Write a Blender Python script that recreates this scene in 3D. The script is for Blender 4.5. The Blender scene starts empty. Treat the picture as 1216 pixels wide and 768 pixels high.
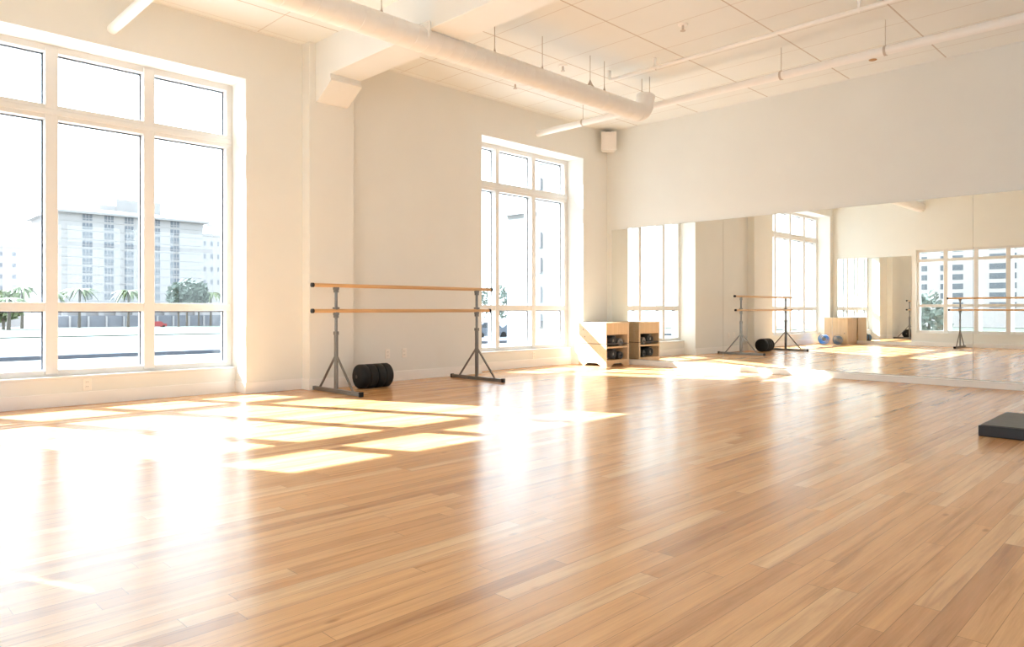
import bpy, bmesh, math, random
from math import pi, sin, cos, radians, sqrt
from mathutils import Vector, Matrix
random.seed(7)
scn = bpy.context.scene
C = scn.collection

# ------------------------------------------------------------------ constants (metres)
XW = -7.335          # window wall, room face
YW = 9.60            # mirror wall
YB = -0.30           # back wall
XR = 4.2             # right wall
ZC = 3.88            # ceiling
ZH = 3.347           # window heads
XF = -7.67           # window frame plane
XO = -7.82           # outer face of window wall
SKY = 6.4
SUN = 58.0
EXPOSURE = -0.52

# ------------------------------------------------------------------ materials
def new_mat(name):
    m = bpy.data.materials.new(name); m.use_nodes = True
    nt = m.node_tree; b = nt.nodes['Principled BSDF']
    return m, nt, b
def N(nt, t, **kw):
    n = nt.nodes.new(t)
    for k, v in kw.items(): setattr(n, k, v)
    return n
def setin(b, **kw):
    for k, v in kw.items():
        key = k.replace('_', ' ')
        if isinstance(v, tuple) and len(v) == 3: v = (*v, 1)
        b.inputs[key].default_value = v
def plain(name, col, rough=0.5, metal=0.0, var=0.06, scale=8.0, bump=0.0, bscale=60.0, stretch=(1, 1, 1), spec=0.5):
    """procedural material: base colour modulated by noise, optional bump"""
    m, nt, b = new_mat(name)
    setin(b, Roughness=rough, Metallic=metal)
    b.inputs['Specular IOR Level'].default_value = spec
    tc = N(nt, 'ShaderNodeTexCoord'); mp = N(nt, 'ShaderNodeMapping')
    mp.inputs['Scale'].default_value = stretch
    nt.links.new(tc.outputs['Object'], mp.inputs['Vector'])
    nz = N(nt, 'ShaderNodeTexNoise'); nz.inputs['Scale'].default_value = scale; nz.inputs['Detail'].default_value = 4
    nt.links.new(mp.outputs['Vector'], nz.inputs['Vector'])
    rp = N(nt, 'ShaderNodeValToRGB')
    rp.color_ramp.elements[0].position = .3; rp.color_ramp.elements[1].position = .7
    rp.color_ramp.elements[0].color = tuple(c * (1 - var) for c in col) + (1,)
    rp.color_ramp.elements[1].color = tuple(min(1, c * (1 + var)) for c in col) + (1,)
    nt.links.new(nz.outputs['Fac'], rp.inputs['Fac'])
    nt.links.new(rp.outputs['Color'], b.inputs['Base Color'])
    if bump:
        n2 = N(nt, 'ShaderNodeTexNoise'); n2.inputs['Scale'].default_value = bscale
        nt.links.new(mp.outputs['Vector'], n2.inputs['Vector'])
        bp = N(nt, 'ShaderNodeBump'); bp.inputs['Strength'].default_value = bump; bp.inputs['Distance'].default_value = .003
        nt.links.new(n2.outputs['Fac'], bp.inputs['Height']); nt.links.new(bp.outputs['Normal'], b.inputs['Normal'])
    return m

class G:
    """tiny node-math helper"""
    def __init__(s, nt): s.nt = nt
    def m(s, op, a, b=None, c=None):
        n = s.nt.nodes.new('ShaderNodeMath'); n.operation = op
        for i, v in enumerate((a, b, c)):
            if v is None: continue
            if isinstance(v, (int, float)): n.inputs[i].default_value = v
            else: s.nt.links.new(v, n.inputs[i])
        return n.outputs[0]
    def comb(s, x, y, z=0.0):
        n = s.nt.nodes.new('ShaderNodeCombineXYZ')
        for i, v in enumerate((x, y, z)):
            if isinstance(v, (int, float)): n.inputs[i].default_value = v
            else: s.nt.links.new(v, n.inputs[i])
        return n.outputs[0]
    def white(s, v):
        n = s.nt.nodes.new('ShaderNodeTexWhiteNoise'); n.noise_dimensions = '3D'
        s.nt.links.new(v, n.inputs['Vector']); return n.outputs['Value']
    def noise(s, v, scale, detail=4, rough=.55, dist=0.0):
        n = s.nt.nodes.new('ShaderNodeTexNoise'); n.inputs['Scale'].default_value = scale
        n.inputs['Detail'].default_value = detail; n.inputs['Roughness'].default_value = rough; n.inputs['Distortion'].default_value = dist
        s.nt.links.new(v, n.inputs['Vector']); return n.outputs['Fac']
    def ramp(s, f, stops):
        n = s.nt.nodes.new('ShaderNodeValToRGB'); e = n.color_ramp.elements
        while len(e) < len(stops): e.new(.5)
        for el, (p, c) in zip(e, stops): el.position = p; el.color = (*c, 1)
        s.nt.links.new(f, n.inputs['Fac']); return n.outputs['Color']
    def mix(s, f, a, b, blend='MIX'):
        n = s.nt.nodes.new('ShaderNodeMix'); n.data_type = 'RGBA'; n.blend_type = blend
        for i, v in ((0, f), (6, a), (7, b)):
            if isinstance(v, (int, float)): n.inputs[i].default_value = v
            elif isinstance(v, tuple): n.inputs[i].default_value = (*v, 1)
            else: s.nt.links.new(v, n.inputs[i])
        return n.outputs[2]

def wood_floor():
    m, nt, b = new_mat('strip_wood_floor'); g = G(nt)
    tc = N(nt, 'ShaderNodeTexCoord'); sp = N(nt, 'ShaderNodeSeparateXYZ')
    nt.links.new(tc.outputs['Object'], sp.inputs[0]); x, y = sp.outputs[0], sp.outputs[1]
    w, L = .074, 1.35
    xs = g.m('DIVIDE', x, w); row = g.m('FLOOR', xs); fx = g.m('FRACT', xs)
    off = g.white(g.comb(row, 3.7))
    ys = g.m('ADD', g.m('DIVIDE', y, L), g.m('MULTIPLY', off, 9.0)); col = g.m('FLOOR', ys); fy = g.m('FRACT', ys)
    idv = g.white(g.comb(row, col, 1.3)); id2 = g.white(g.comb(row, col, 8.1))
    base = g.ramp(idv, [(0, (.52, .25, .098)), (.25, (.65, .33, .13)), (.5, (.73, .395, .168)), (.75, (.69, .36, .143)), (1, (.79, .50, .26))])
    # long streaky grain, shifted per board
    sx = g.m('ADD', x, g.m('MULTIPLY', id2, 31.0))
    v = g.comb(g.m('MULTIPLY', sx, 26.0), g.m('MULTIPLY', y, 1.1), g.m('MULTIPLY', idv, 17.0))
    gr = g.noise(v, 1.0, 5, .6, .6)
    streak = g.ramp(gr, [(.28, (.60, .50, .44)), (.5, (1, 1, 1)), (.72, (1.16, 1.2, 1.26))])
    c = g.mix(.85, base, streak, 'MULTIPLY')
    v2 = g.comb(g.m('MULTIPLY', sx, 150.0), g.m('MULTIPLY', y, 5.0))
    fine = g.noise(v2, 1.0, 3, .6)
    c = g.mix(.35, c, g.ramp(fine, [(.3, (.72, .68, .64)), (.7, (1.1, 1.1, 1.1))]), 'MULTIPLY')
    # knots
    vo = N(nt, 'ShaderNodeTexVoronoi'); vo.inputs['Scale'].default_value = 1.0
    nt.links.new(g.comb(g.m('MULTIPLY', x, 5.0), g.m('MULTIPLY', y, 2.2)), vo.inputs['Vector'])
    kn = g.ramp(vo.outputs['Distance'], [(0.0, (.45, .38, .33)), (.035, (.6, .5, .45)), (.075, (1, 1, 1))])
    c = g.mix(.8, c, kn, 'MULTIPLY')
    # seams
    ex = g.m('MINIMUM', fx, g.m('SUBTRACT', 1.0, fx)); ey = g.m('MINIMUM', fy, g.m('SUBTRACT', 1.0, fy))
    seam = g.m('MAXIMUM', g.m('LESS_THAN', ex, .014), g.m('LESS_THAN', ey, .0011))
    c = g.mix(g.m('MULTIPLY', seam, .55), c, (.16, .075, .03))
    nt.links.new(c, b.inputs['Base Color'])
    rg = g.m('MULTIPLY_ADD', g.noise(g.comb(x, y), 3.0, 3), .03, .215)
    nt.links.new(rg, b.inputs['Roughness'])
    b.inputs['IOR'].default_value = 1.8
    return m

def ceiling_mat():
    m, nt, b = new_mat('acoustic_ceiling_tile'); g = G(nt)
    tc = N(nt, 'ShaderNodeTexCoord'); sp = N(nt, 'ShaderNodeSeparateXYZ')
    nt.links.new(tc.outputs['Object'], sp.inputs[0]); x, y = sp.outputs[0], sp.outputs[1]
    def line(c, pitch, off, w):
        f = g.m('FRACT', g.m('DIVIDE', g.m('SUBTRACT', c, off - 50 * pitch - w / 2), pitch))
        return g.m('LESS_THAN', f, w / pitch)
    lx = line(x, 1.10, -5.61, .016)
    lyA = line(y, .55, 5.335, .011); lyB = line(y, 1.10, 3.46, .013)
    near = g.m('LESS_THAN', y, 4.3)
    ly = g.m('ADD', g.m('MULTIPLY', near, lyB), g.m('MULTIPLY', g.m('SUBTRACT', 1.0, near), lyA))
    lb = g.m('MULTIPLY', g.m('GREATER_THAN', x, XW + .10), g.m('LESS_THAN', x, XW + .108))
    ln = g.m('MAXIMUM', g.m('MAXIMUM', lx, g.m('MULTIPLY', ly, .62)), g.m('MULTIPLY', lb, .6))
    nz = g.noise(tc.outputs['Object'], 1.3, 3)
    basec = g.ramp(nz, [(.3, (.80, .81, .785)), (.7, (.825, .835, .81))])
    c = g.mix(g.m('MULTIPLY', ln, .62), basec, (.42, .30, .21))
    nt.links.new(c, b.inputs['Base Color']); setin(b, Roughness=.75)
    bp = N(nt, 'ShaderNodeBump'); bp.inputs['Strength'].default_value = .25; bp.inputs['Distance'].default_value = .004
    nt.links.new(g.m('SUBTRACT', 1.0, ln), bp.inputs['Height']); nt.links.new(bp.outputs['Normal'], b.inputs['Normal'])
    return m

def grain_mat(name, c1, c2, axis='Y', rough=.4, sc=1.0):
    m, nt, b = new_mat(name); g = G(nt)
    tc = N(nt, 'ShaderNodeTexCoord'); mp = N(nt, 'ShaderNodeMapping')
    mp.inputs['Scale'].default_value = {'X': (2, 30, 30), 'Y': (30, 2, 30), 'Z': (30, 30, 2)}[axis]
    nt.links.new(tc.outputs['Object'], mp.inputs['Vector'])
    f = g.noise(mp.outputs['Vector'], sc, 4, .6, .4)
    nt.links.new(g.ramp(f, [(.3, c1), (.7, c2)]), b.inputs['Base Color']); setin(b, Roughness=rough)
    return m

def glass_mat(name, tint):
    m = bpy.data.materials.new(name); m.use_nodes = True; nt = m.node_tree; nt.nodes.clear()
    o = N(nt, 'ShaderNodeOutputMaterial'); mx = N(nt, 'ShaderNodeMixShader')
    t = N(nt, 'ShaderNodeBsdfTransparent'); t.inputs[0].default_value = (*tint, 1)
    gl = N(nt, 'ShaderNodeBsdfGlossy'); gl.inputs['Roughness'].default_value = 0.0
    fr = N(nt, 'ShaderNodeLayerWeight'); g = G(nt)
    fac = g.m('MULTIPLY_ADD', g.m('POWER', fr.outputs['Facing'], 5.0), .6, .03)
    nt.links.new(fac, mx.inputs[0]); nt.links.new(t.outputs[0], mx.inputs[1]); nt.links.new(gl.outputs[0], mx.inputs[2])
    nt.links.new(mx.outputs[0], o.inputs[0]); return m

M = {}
M['floor'] = wood_floor()
M['ceiling'] = ceiling_mat()
M['wall'] = plain('cream_wall_paint', (.78, .775, .735), .6, var=.012, scale=2, bump=.03, bscale=180, spec=.3)
M['beam'] = plain('white_beam_paint', (.81, .81, .785), .6, var=.012, scale=2, bump=.03, bscale=180, spec=.3)
M['trim'] = plain('white_trim_paint', (.87, .85, .82), .4, var=.01, scale=3)
M['frame'] = plain('white_window_frame', (.74, .725, .705), .35, var=.01, scale=5)
M['edge_strip'] = plain('dark_edge_strip', (.06, .065, .09), .5)
M['glass'] = glass_mat('clear_window_glass', (.985, .99, .99))
M['duct'] = plain('white_painted_duct', (.88, .85, .81), .45, var=.015, scale=6)
M['pipe'] = plain('white_painted_pipe', (.90, .885, .86), .35, var=.01, scale=6)
M['rod'] = plain('dull_hanger_steel', (.55, .48, .42), .45, metal=.4)
M['steel'] = plain('grey_painted_steel', (.19, .18, .17), .35, metal=.75, var=.08, scale=20)
M['steel_light'] = plain('bright_galvanised_steel', (.62, .60, .57), .3, metal=.8, var=.05, scale=20)
M['rubber'] = plain('black_rubber', (.012, .0115, .012), .6, var=.2, scale=30, bump=.1, bscale=200, spec=.25)
M['barwood'] = grain_mat('varnished_bar_wood', (.56, .33, .15), (.70, .44, .22), 'Y', .3)
M['barwoodx'] = grain_mat('varnished_bar_wood_long', (.56, .33, .15), (.70, .44, .22), 'X', .3)
M['cabwood'] = grain_mat('pale_birch_board', (.62, .41, .22), (.72, .50, .29), 'Z', .45)
M['cabside'] = grain_mat('pale_birch_side', (.66, .47, .29), (.74, .55, .36), 'Y', .45)
M['dark'] = plain('dark_grey_foam', (.035, .034, .036), .6, var=.2, scale=40)
M['grey'] = plain('grey_foam', (.22, .21, .20), .7, var=.1, scale=30)
M['pad'] = plain('black_vinyl_pad', (.018, .019, .023), .38, var=.15, scale=14, bump=.1, bscale=120)
M['padtop'] = plain('grey_black_textured_top', (.085, .087, .083), .45, var=.15, scale=14, bump=.15, bscale=160)
M['blue'] = plain('blue_yoga_foam', (.06, .24, .60), .6, var=.12, scale=25)
M['blue2'] = plain('slate_blue_foam', (.07, .17, .30), .6, var=.12, scale=25)
M['speaker'] = plain('white_speaker_shell', (.86, .82, .77), .5, var=.01)
M['grille'] = plain('speaker_grille', (.80, .74, .68), .6, var=.06, scale=260)
M['plastic'] = plain('ivory_plastic', (.86, .82, .76), .35, var=.01)
M['slot'] = plain('dark_slot', (.10, .08, .07), .6)
M['stain'] = plain('brown_fitting', (.40, .22, .09), .6)
M['facade'] = plain('pale_rendered_facade', (.37, .34, .335), .8, var=.03, scale=.3)
M['facadelit'] = plain('white_rendered_house', (.22, .21, .20), .8, var=.02, scale=.3)
M['far'] = plain('pale_far_facade', (.37, .34, .335), .8, var=.03, scale=.3)
M['winb'] = plain('blue_grey_window_glass', (.13, .14, .165), .5, var=.1, scale=2)
M['tower'] = plain('white_tower_facade', (.56, .49, .475), .8, var=.03, scale=.3)
M['wind'] = plain('slate_window_glass', (.15, .155, .175), .6, var=.1, scale=2)
M['podium'] = plain('blue_grey_podium', (.18, .18, .20), .8, var=.08, scale=.5)
M['roofpale'] = plain('pale_flat_roof', (.34, .315, .31), .8, var=.04, scale=.4)
M['rooftile'] = plain('terracotta_roof', (.095, .068, .055), .8, var=.1, scale=1.5)
M['grass'] = plain('mown_grass', (.043, .052, .034), .9, var=.2, scale=1.2)
M['asphalt'] = plain('pale_asphalt', (.20, .20, .205), .9, var=.04, scale=.7)
M['kerb'] = plain('blue_grey_kerb', (.085, .09, .11), .9, var=.15, scale=2)
M['ground'] = plain('pale_concrete_ground', (.24, .235, .23), .9, var=.04, scale=.4)
M['leaf'] = plain('palm_green', (.15, .175, .085), .7, var=.25, scale=1.5)
M['leafdark'] = plain('blue_green_leaves', (.15, .175, .145), .7, var=.3, scale=2)
M['trunk'] = plain('grey_brown_trunk', (.14, .115, .095), .9, var=.2, scale=3)
M['car'] = plain('silver_blue_car_paint', (.12, .135, .16), .3, metal=.3)
M['cardark'] = plain('car_glass', (.03, .035, .045), .15)
M['red'] = plain('red_paint', (.35, .05, .05), .5)

def mirror_mat():
    m, nt, b = new_mat('silvered_mirror')
    setin(b, Metallic=1.0, Roughness=0.0)
    g = G(nt); tc = N(nt, 'ShaderNodeTexCoord')
    nt.links.new(g.ramp(g.noise(tc.outputs['Object'], .4, 1), [(.3, (.885, .895, .86)), (.7, (.90, .905, .875))]), b.inputs['Base Color'])
    return m
M['mirror'] = mirror_mat()

# ------------------------------------------------------------------ mesh helpers
def BM(): return bmesh.new()
def box(bm, x0, x1, y0, y1, z0, z1, bev=0.0, seg=2):
    vs = [bm.verts.new(p) for p in ((x0,y0,z0),(x1,y0,z0),(x1,y1,z0),(x0,y1,z0),(x0,y0,z1),(x1,y0,z1),(x1,y1,z1),(x0,y1,z1))]
    fs = [bm.faces.new([vs[i] for i in q]) for q in ((0,3,2,1),(4,5,6,7),(0,1,5,4),(1,2,6,5),(2,3,7,6),(3,0,4,7))]
    if bev:
        es = {e for f in fs for e in f.edges}
        bmesh.ops.bevel(bm, geom=list(es), offset=bev, segments=seg, affect='EDGES', profile=.5)
    return bm
def tube(bm, pts, r, n=16, cap=True, r_end=None, phase=0.0):
    """swept round (or n-gon) tube along a list of points"""
    pts = [Vector(p) for p in pts]; rings = []
    up = None
    for i, p in enumerate(pts):
        d = (pts[min(i+1, len(pts)-1)] - pts[max(i-1, 0)]).normalized()
        if up is None:
            a = Vector((0,0,1)) if abs(d.z) < .9 else Vector((0,1,0))
            up = (a - d * a.dot(d)).normalized()
        else: up = (up - d * up.dot(d)).normalized()
        q = d.cross(up)
        rr = r if not isinstance(r, (list, tuple)) else r[i]
        if r_end is not None: rr = r + (r_end - r) * i / (len(pts) - 1)
        rings.append([bm.verts.new(p + (up * cos(phase + 2*pi*k/n) + q * sin(phase + 2*pi*k/n)) * rr) for k in range(n)])
    for a, b in zip(rings, rings[1:]):
        for k in range(n):
            f = bm.faces.new((a[k], a[(k+1) % n], b[(k+1) % n], b[k])); f.smooth = n > 6
    if cap:
        for ring in (rings[0][::-1], rings[-1]):
            f = bm.faces.new(ring)
            for e in f.edges: e.smooth = False
    return bm
def lathe(bm, prof, n=32, mat=None, sharp=35):
    """prof = [(radius, height)] turned about local Z; mat = Matrix placing it"""
    mat = mat or Matrix.Identity(4); rings = []
    for r, h in prof:
        if r < 1e-6: rings.append([bm.verts.new(mat @ Vector((0,0,h)))])
        else: rings.append([bm.verts.new(mat @ Vector((r*cos(2*pi*k/n), r*sin(2*pi*k/n), h))) for k in range(n)])
    for a, b in zip(rings, rings[1:]):
        for k in range(n):
            j = (k+1) % n
            if len(a) == 1 and len(b) == 1: continue
            if len(a) == 1: f = bm.faces.new((a[0], b[j], b[k]))
            elif len(b) == 1: f = bm.faces.new((a[k], a[j], b[0]))
            else: f = bm.faces.new((a[k], a[j], b[j], b[k]))
            f.smooth = True
    bmesh.ops.recalc_face_normals(bm, faces=bm.faces)
    for e in bm.edges:
        if len(e.link_faces) == 2 and e.calc_face_angle(0) > radians(sharp): e.smooth = False
    return bm
def prism(bm, poly, axis, a, b):
    """extrude a 2-D polygon from a to b; axis X: poly=(y,z), Y: (x,z), Z: (x,y)"""
    def P(u, v, t): return {'X': (t,u,v), 'Y': (u,t,v), 'Z': (u,v,t)}[axis]
    A = [bm.verts.new(P(u,v,a)) for u,v in poly]; B = [bm.verts.new(P(u,v,b)) for u,v in poly]
    fs = [bm.faces.new(A), bm.faces.new(B[::-1])]
    n = len(poly)
    for i in range(n): fs.append(bm.faces.new((A[i], B[i], B[(i+1)%n], A[(i+1)%n])))
    bmesh.ops.recalc_face_normals(bm, faces=fs); return bm
def world_of(o):
    v = Vector((0,0,0))
    while o: v += Vector(o.location); o = o.parent
    return v
def obj(name, bm, mat, parent=None, local=False):
    """link bm as one mesh object; vertices are in world space unless local"""
    if parent is not None and not local: bmesh.ops.translate(bm, verts=bm.verts, vec=-world_of(parent))
    me = bpy.data.meshes.new(name); bm.to_mesh(me); bm.free()
    for mm in (mat if isinstance(mat, (list, tuple)) else [mat]): me.materials.append(mm)
    o = bpy.data.objects.new(name, me); C.objects.link(o)
    if parent is not None: o.parent = parent
    return o
def tag(o, label, cat, group=None):
    o['label'] = label; o['category'] = cat
    if group: o['group'] = group
    return o
def thing(name, label, cat, loc=(0,0,0), group=None):
    o = bpy.data.objects.new(name, None); C.objects.link(o); o.location = loc; o.empty_display_size = .1
    return tag(o, label, cat, group)
def single(name, bm, mat, label, cat, org, group=None):
    """a thing that is one mesh: origin moved to org"""
    bmesh.ops.translate(bm, verts=bm.verts, vec=-Vector(org))
    o = obj(name, bm, mat); o.location = org
    return tag(o, label, cat, group)
def struct(name, bm, mat, label=None, cat=None, parent=None):
    o = obj(name, bm, mat, parent)
    if parent is None:
        o['kind'] = 'structure'; o['label'] = label or name.replace('_', ' '); o['category'] = cat or name.split('_')[0]
    return o
def sset(name, label, cat, loc):
    o = thing(name, label, cat, loc); o['kind'] = 'structure'; return o
def dup(root, loc, label, group=None, rotz=None):
    r = root.copy(); C.objects.link(r); r.location = loc; r['label'] = label
    if rotz is not None: r.rotation_euler = (0, 0, rotz)
    if group: r['group'] = group
    for ch in list(root.children):
        c = ch.copy(); C.objects.link(c); c.parent = r
        for gch in list(ch.children):
            d = gch.copy(); C.objects.link(d); d.parent = c
    return r

# ------------------------------------------------------------------ room shell
W1 = (-0.064, 3.335)         # window openings along the window wall
W2 = (6.734, 8.969)
bm = BM(); box(bm, XO, XR + .25, YB - .3, YW + .3, -.15, 0)
struct('floor', bm, M['floor'], 'honey coloured strip wood floor with a glossy finish', 'floor')
bm = BM(); box(bm, XO, XR + .25, YB - .3, YW + .3, ZC, ZC + .2)
struct('ceiling', bm, M['ceiling'], 'warm white ceiling of large rectangular tiles', 'ceiling')
bm = BM()
for y0, y1 in ((YB - .3, W1[0]), (W1[1], W2[0]), (W2[1], YW + .3)): box(bm, XO, XW, y0, y1, 0, ZC)
for y0, y1 in (W1, W2):
    box(bm, XO, XW, y0, y1, ZH, ZC)
    box(bm, XO, -7.59, y0, y1, 0, .255)
struct('wall_left', bm, M['wall'], 'cream wall with two deep window niches', 'wall')
bm = BM(); box(bm, XW, XR, YW, YW + .3, 0, ZC)
struct('wall_front', bm, M['wall'], 'cream wall that carries the row of mirrors', 'wall')
# back wall (seen in the mirrors): wide window strip
BX0, BX1, BZ0, BZ1 = -5.35, 2.85, .32, 2.36
bm = BM()
box(bm, XO, BX0, YB - .3, YB, 0, ZC); box(bm, BX1, XR, YB - .3, YB, 0, ZC)
box(bm, BX0, BX1, YB - .3, YB, 0, BZ0); box(bm, BX0, BX1, YB - .3, YB, BZ1, ZC)
struct('wall_back', bm, M['wall'], 'cream wall opposite the mirrors with a long window strip', 'wall')
RY0, RY1, RZ0, RZ1 = 3.2, 8.4, 1.0, 3.0
bm = BM()
box(bm, XR, XR + .25, YB - .3, RY0, 0, ZC); box(bm, XR, XR + .25, RY1, YW + .3, 0, ZC)
box(bm, XR, XR + .25, RY0, RY1, 0, RZ0); box(bm, XR, XR + .25, RY0, RY1, RZ1, ZC)
struct('wall_right', bm, M['wall'], 'cream side wall with an opening for the added fill window', 'wall')
# pilaster + beam + corbel
PX = -7.18; PY0, PY1 = 3.99, 4.56; BY0, BY1 = 4.07, 4.46; BZ = 3.47
bm = BM(); box(bm, XW - .02, PX, PY0, PY1, 0, ZC, .004, 1)
struct('pillar', bm, M['wall'], 'shallow cream pilaster between the two windows', 'pillar')
bm = BM(); box(bm, PX - .1, XR, BY0, BY1, BZ, ZC + .02, .004, 1)
prism(bm, [(PX - .02, 3.225), (PX + .04, 3.225), (PX + .33, 3.395), (PX + .33, 3.41), (PX + .31, 3.425), (PX + .31, BZ + .01), (PX - .02, BZ + .01)], 'Y', BY0 - .001, BY1 + .001)
struct('beam', bm, M['beam'], 'white ceiling beam running from the pilaster with a sloped corbel', 'beam')
# baseboards
bm = BM(); BH = .122; T = .012
def bbx(x, y0, y1): box(bm, x - .005, x + T, y0, y1, 0, BH, .003, 1)
bbx(XW, YB, W1[0]); bbx(XW, W1[1] - T, PY0); bbx(PX, PY0 - T, PY1 + T); bbx(XW, PY1, W2[0]); bbx(XW, W2[1] - T, YW - .1)
bbx(-7.59, W1[0], W1[1]); bbx(-7.59, W2[0], W2[1])
for y in (W1[1], W2[1]): box(bm, -7.59, XW - .007, y - T, y + .003, 0, BH, .003, 1)
box(bm, XW, PX - .007, PY0 - T, PY0 + .003, 0, BH, .003, 1)
struct('baseboard_left', bm, M['trim'], 'white baseboard under the windows and barre', 'baseboard')
bm = BM(); box(bm, XW, BX0 - .1, YB, YB + T, 0, .07, .003, 1); box(bm, BX0 - .1, XR, YB, YB + .05, 0, .10, .003, 1)
struct('baseboard_back', bm, M['trim'], 'white baseboard below the back windows', 'baseboard')
# plinth under the mirrors
bm = BM(); box(bm, XW, XR, YW - .095, YW, 0, .078, .004, 2)
struct('trim_1', bm, M['trim'], 'white plinth running along the floor under the mirrors', 'trim')
# perimeter ceiling angle
bm = BM(); box(bm, XW, XW + .018, YB, PY0, ZC - .006, ZC); box(bm, XW, XW + .018, PY1, YW, ZC - .006, ZC); box(bm, XW, XR, YW - .018, YW, ZC - .006, ZC)
struct('trim_2', bm, M['beam'], 'thin wall angle round the edge of the ceiling tiles', 'trim')

# ------------------------------------------------------------------ windows
def wall_window(name, label, y0, y1, mull, stile, left_first):
    """window in the plane x=XF; mull = list of (y0,y1) mullions"""
    r = sset(name, label, 'window', (XF, (y0 + y1) / 2, .255))
    z0, z1 = .275, ZH
    bm = BM()
    D = XO - .005
    box(bm, D, XF, y0 - .01, y0 + stile, z0, z1, .006, 2); box(bm, D, XF, y1 - stile, y1 + .01, z0, z1, .006, 2)
    box(bm, D, XF - .002, y0, y1, z1 - .065, z1 + .01, .006, 2); box(bm, D, XF - .002, y0, y1, z0, .335, .006, 2)
    obj('window_frame', bm, M['frame'], r)
    for a, b in mull:
        bm = BM(); box(bm, D, XF + .012, a, b, z0 + .02, z1 - .02, .006, 2); obj('mullion', bm, M['frame'], r)
    bm = BM(); box(bm, D, XF + .006, y0 + .01, y1 - .01, 2.66, 2.792, .006, 2)
    box(bm, XF, XF + .018, y0 + .01, y1 - .01, 2.70, 2.752, .004, 1); obj('transom_rail', bm, M['frame'], r)
    bm = BM(); box(bm, D, XF + .006, y0 + .01, y1 - .01, .88, .963, .006, 2); obj('lower_rail', bm, M['frame'], r)
    bm = BM(); box(bm, XF - .1, -7.583, y0, y1, .252, .277, .004, 2); obj('window_sill', bm, M['frame'], r)
    edges = [y0 + stile] + [v for ab in mull for v in ab] + [y1 - stile]
    gx = -7.765
    for a, b in zip(edges[::2], edges[1::2]):
        for za, zb in ((.335, .88), (.963, 2.66), (2.792, z1 - .065)):
            bm = BM(); box(bm, gx - .003, gx + .003, a - .003, b + .003, za - .003, zb + .003)
            p = obj('pane', bm, M['glass'], r)
            bm = BM(); t = .011                            # dark strips along the top and right edges of the pane
            box(bm, gx, gx + .009, a, b, zb - t, zb); box(bm, gx, gx + .009, b - t, b, za, zb)
            obj('edge_strip', bm, M['edge_strip'], p)
    return r
wall_window('window_1', 'large white framed window at the left with a pale apartment block outside', W1[0], W1[1],
            [(-.064 + .80, -.064 + .902), (1.583, 1.686), (2.428, 2.531)], .065, True)
wall_window('window_2', 'white framed window between the barre and the corner cabinet', W2[0], W2[1],
            [(7.315, 7.393), (8.103, 8.187)], .08, True)

# back window strip
r = sset('window_3', 'long strip of white framed windows seen only in the mirror', 'window', ((BX0 + BX1) / 2, YB - .15, BZ0))
bm = BM(); fy0, fy1 = YB - .22, YB - .06
box(bm, BX0 - .01, BX0 + .06, fy0, fy1, BZ0, BZ1); box(bm, BX1 - .06, BX1 + .01, fy0, fy1, BZ0, BZ1)
box(bm, BX0, BX1, fy0 + .003, fy1 - .003, BZ1 - .06, BZ1 + .01); box(bm, BX0, BX1, fy0 + .003, fy1 - .003, BZ0 - .01, BZ0 + .06)
obj('window_frame', bm, M['frame'], r)
npan = 13; pw = (BX1 - BX0) / npan
for k in range(1, npan):
    x = BX0 + k * pw; bm = BM(); box(bm, x - .045, x + .045, fy0 - .25, fy1 + .01, BZ0, BZ1, .005, 1); obj('mullion', bm, M['frame'], r)  # outer side deepened into fins to cut grazing sun
bm = BM(); box(bm, BX0, BX1, fy0, fy1 + .006, .95, 1.02, .005, 1); obj('lower_rail', bm, M['frame'], r)
bm = BM(); box(bm, BX0, BX1, fy0, fy1 + .006, 2.06, 2.13, .005, 1); obj('transom_rail', bm, M['frame'], r)
for k in range(npan):
    a, b = BX0 + k * pw + .045, BX0 + (k + 1) * pw - .045
    bm = BM()
    for za, zb in ((BZ0 + .06, .95), (1.02, 2.06), (2.13, BZ1 - .06)): box(bm, a, b, YB - .158, YB - .152, za, zb)
    obj('pane', bm, M['glass'], r)
bm = BM(); box(bm, BX0 - .3, BX1 + .3, YB - 1.15, YB - .3, 2.62, 2.72); obj('sun_blocker', bm, M['beam'], r)  # unseen slab added to keep sun off the back windows
# right window strip, out of view, added to brighten the window wall
r = sset('fill_window', 'unseen long window added in the side wall for fill light', 'window', (XR + .12, (RY0 + RY1) / 2, RZ0))
bm = BM(); x0, x1 = XR + .06, XR + .20
for y in (RY0, RY0 + 1.3, RY0 + 2.6, RY0 + 3.9, RY1): box(bm, x0, x1, y - .05, y + .05, RZ0, RZ1)
for z in (RZ0, 2.5, RZ1): box(bm, x0 + .003, x1 - .003, RY0, RY1, z - .05, z + .05)
obj('window_frame', bm, M['frame'], r)
for k in range(4):
    bm = BM(); box(bm, XR + .127, XR + .133, RY0 + 1.3 * k + .05, RY0 + 1.3 * (k + 1) - .05, RZ0 + .05, RZ1 - .05); obj('pane', bm, M['glass'], r)

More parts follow.
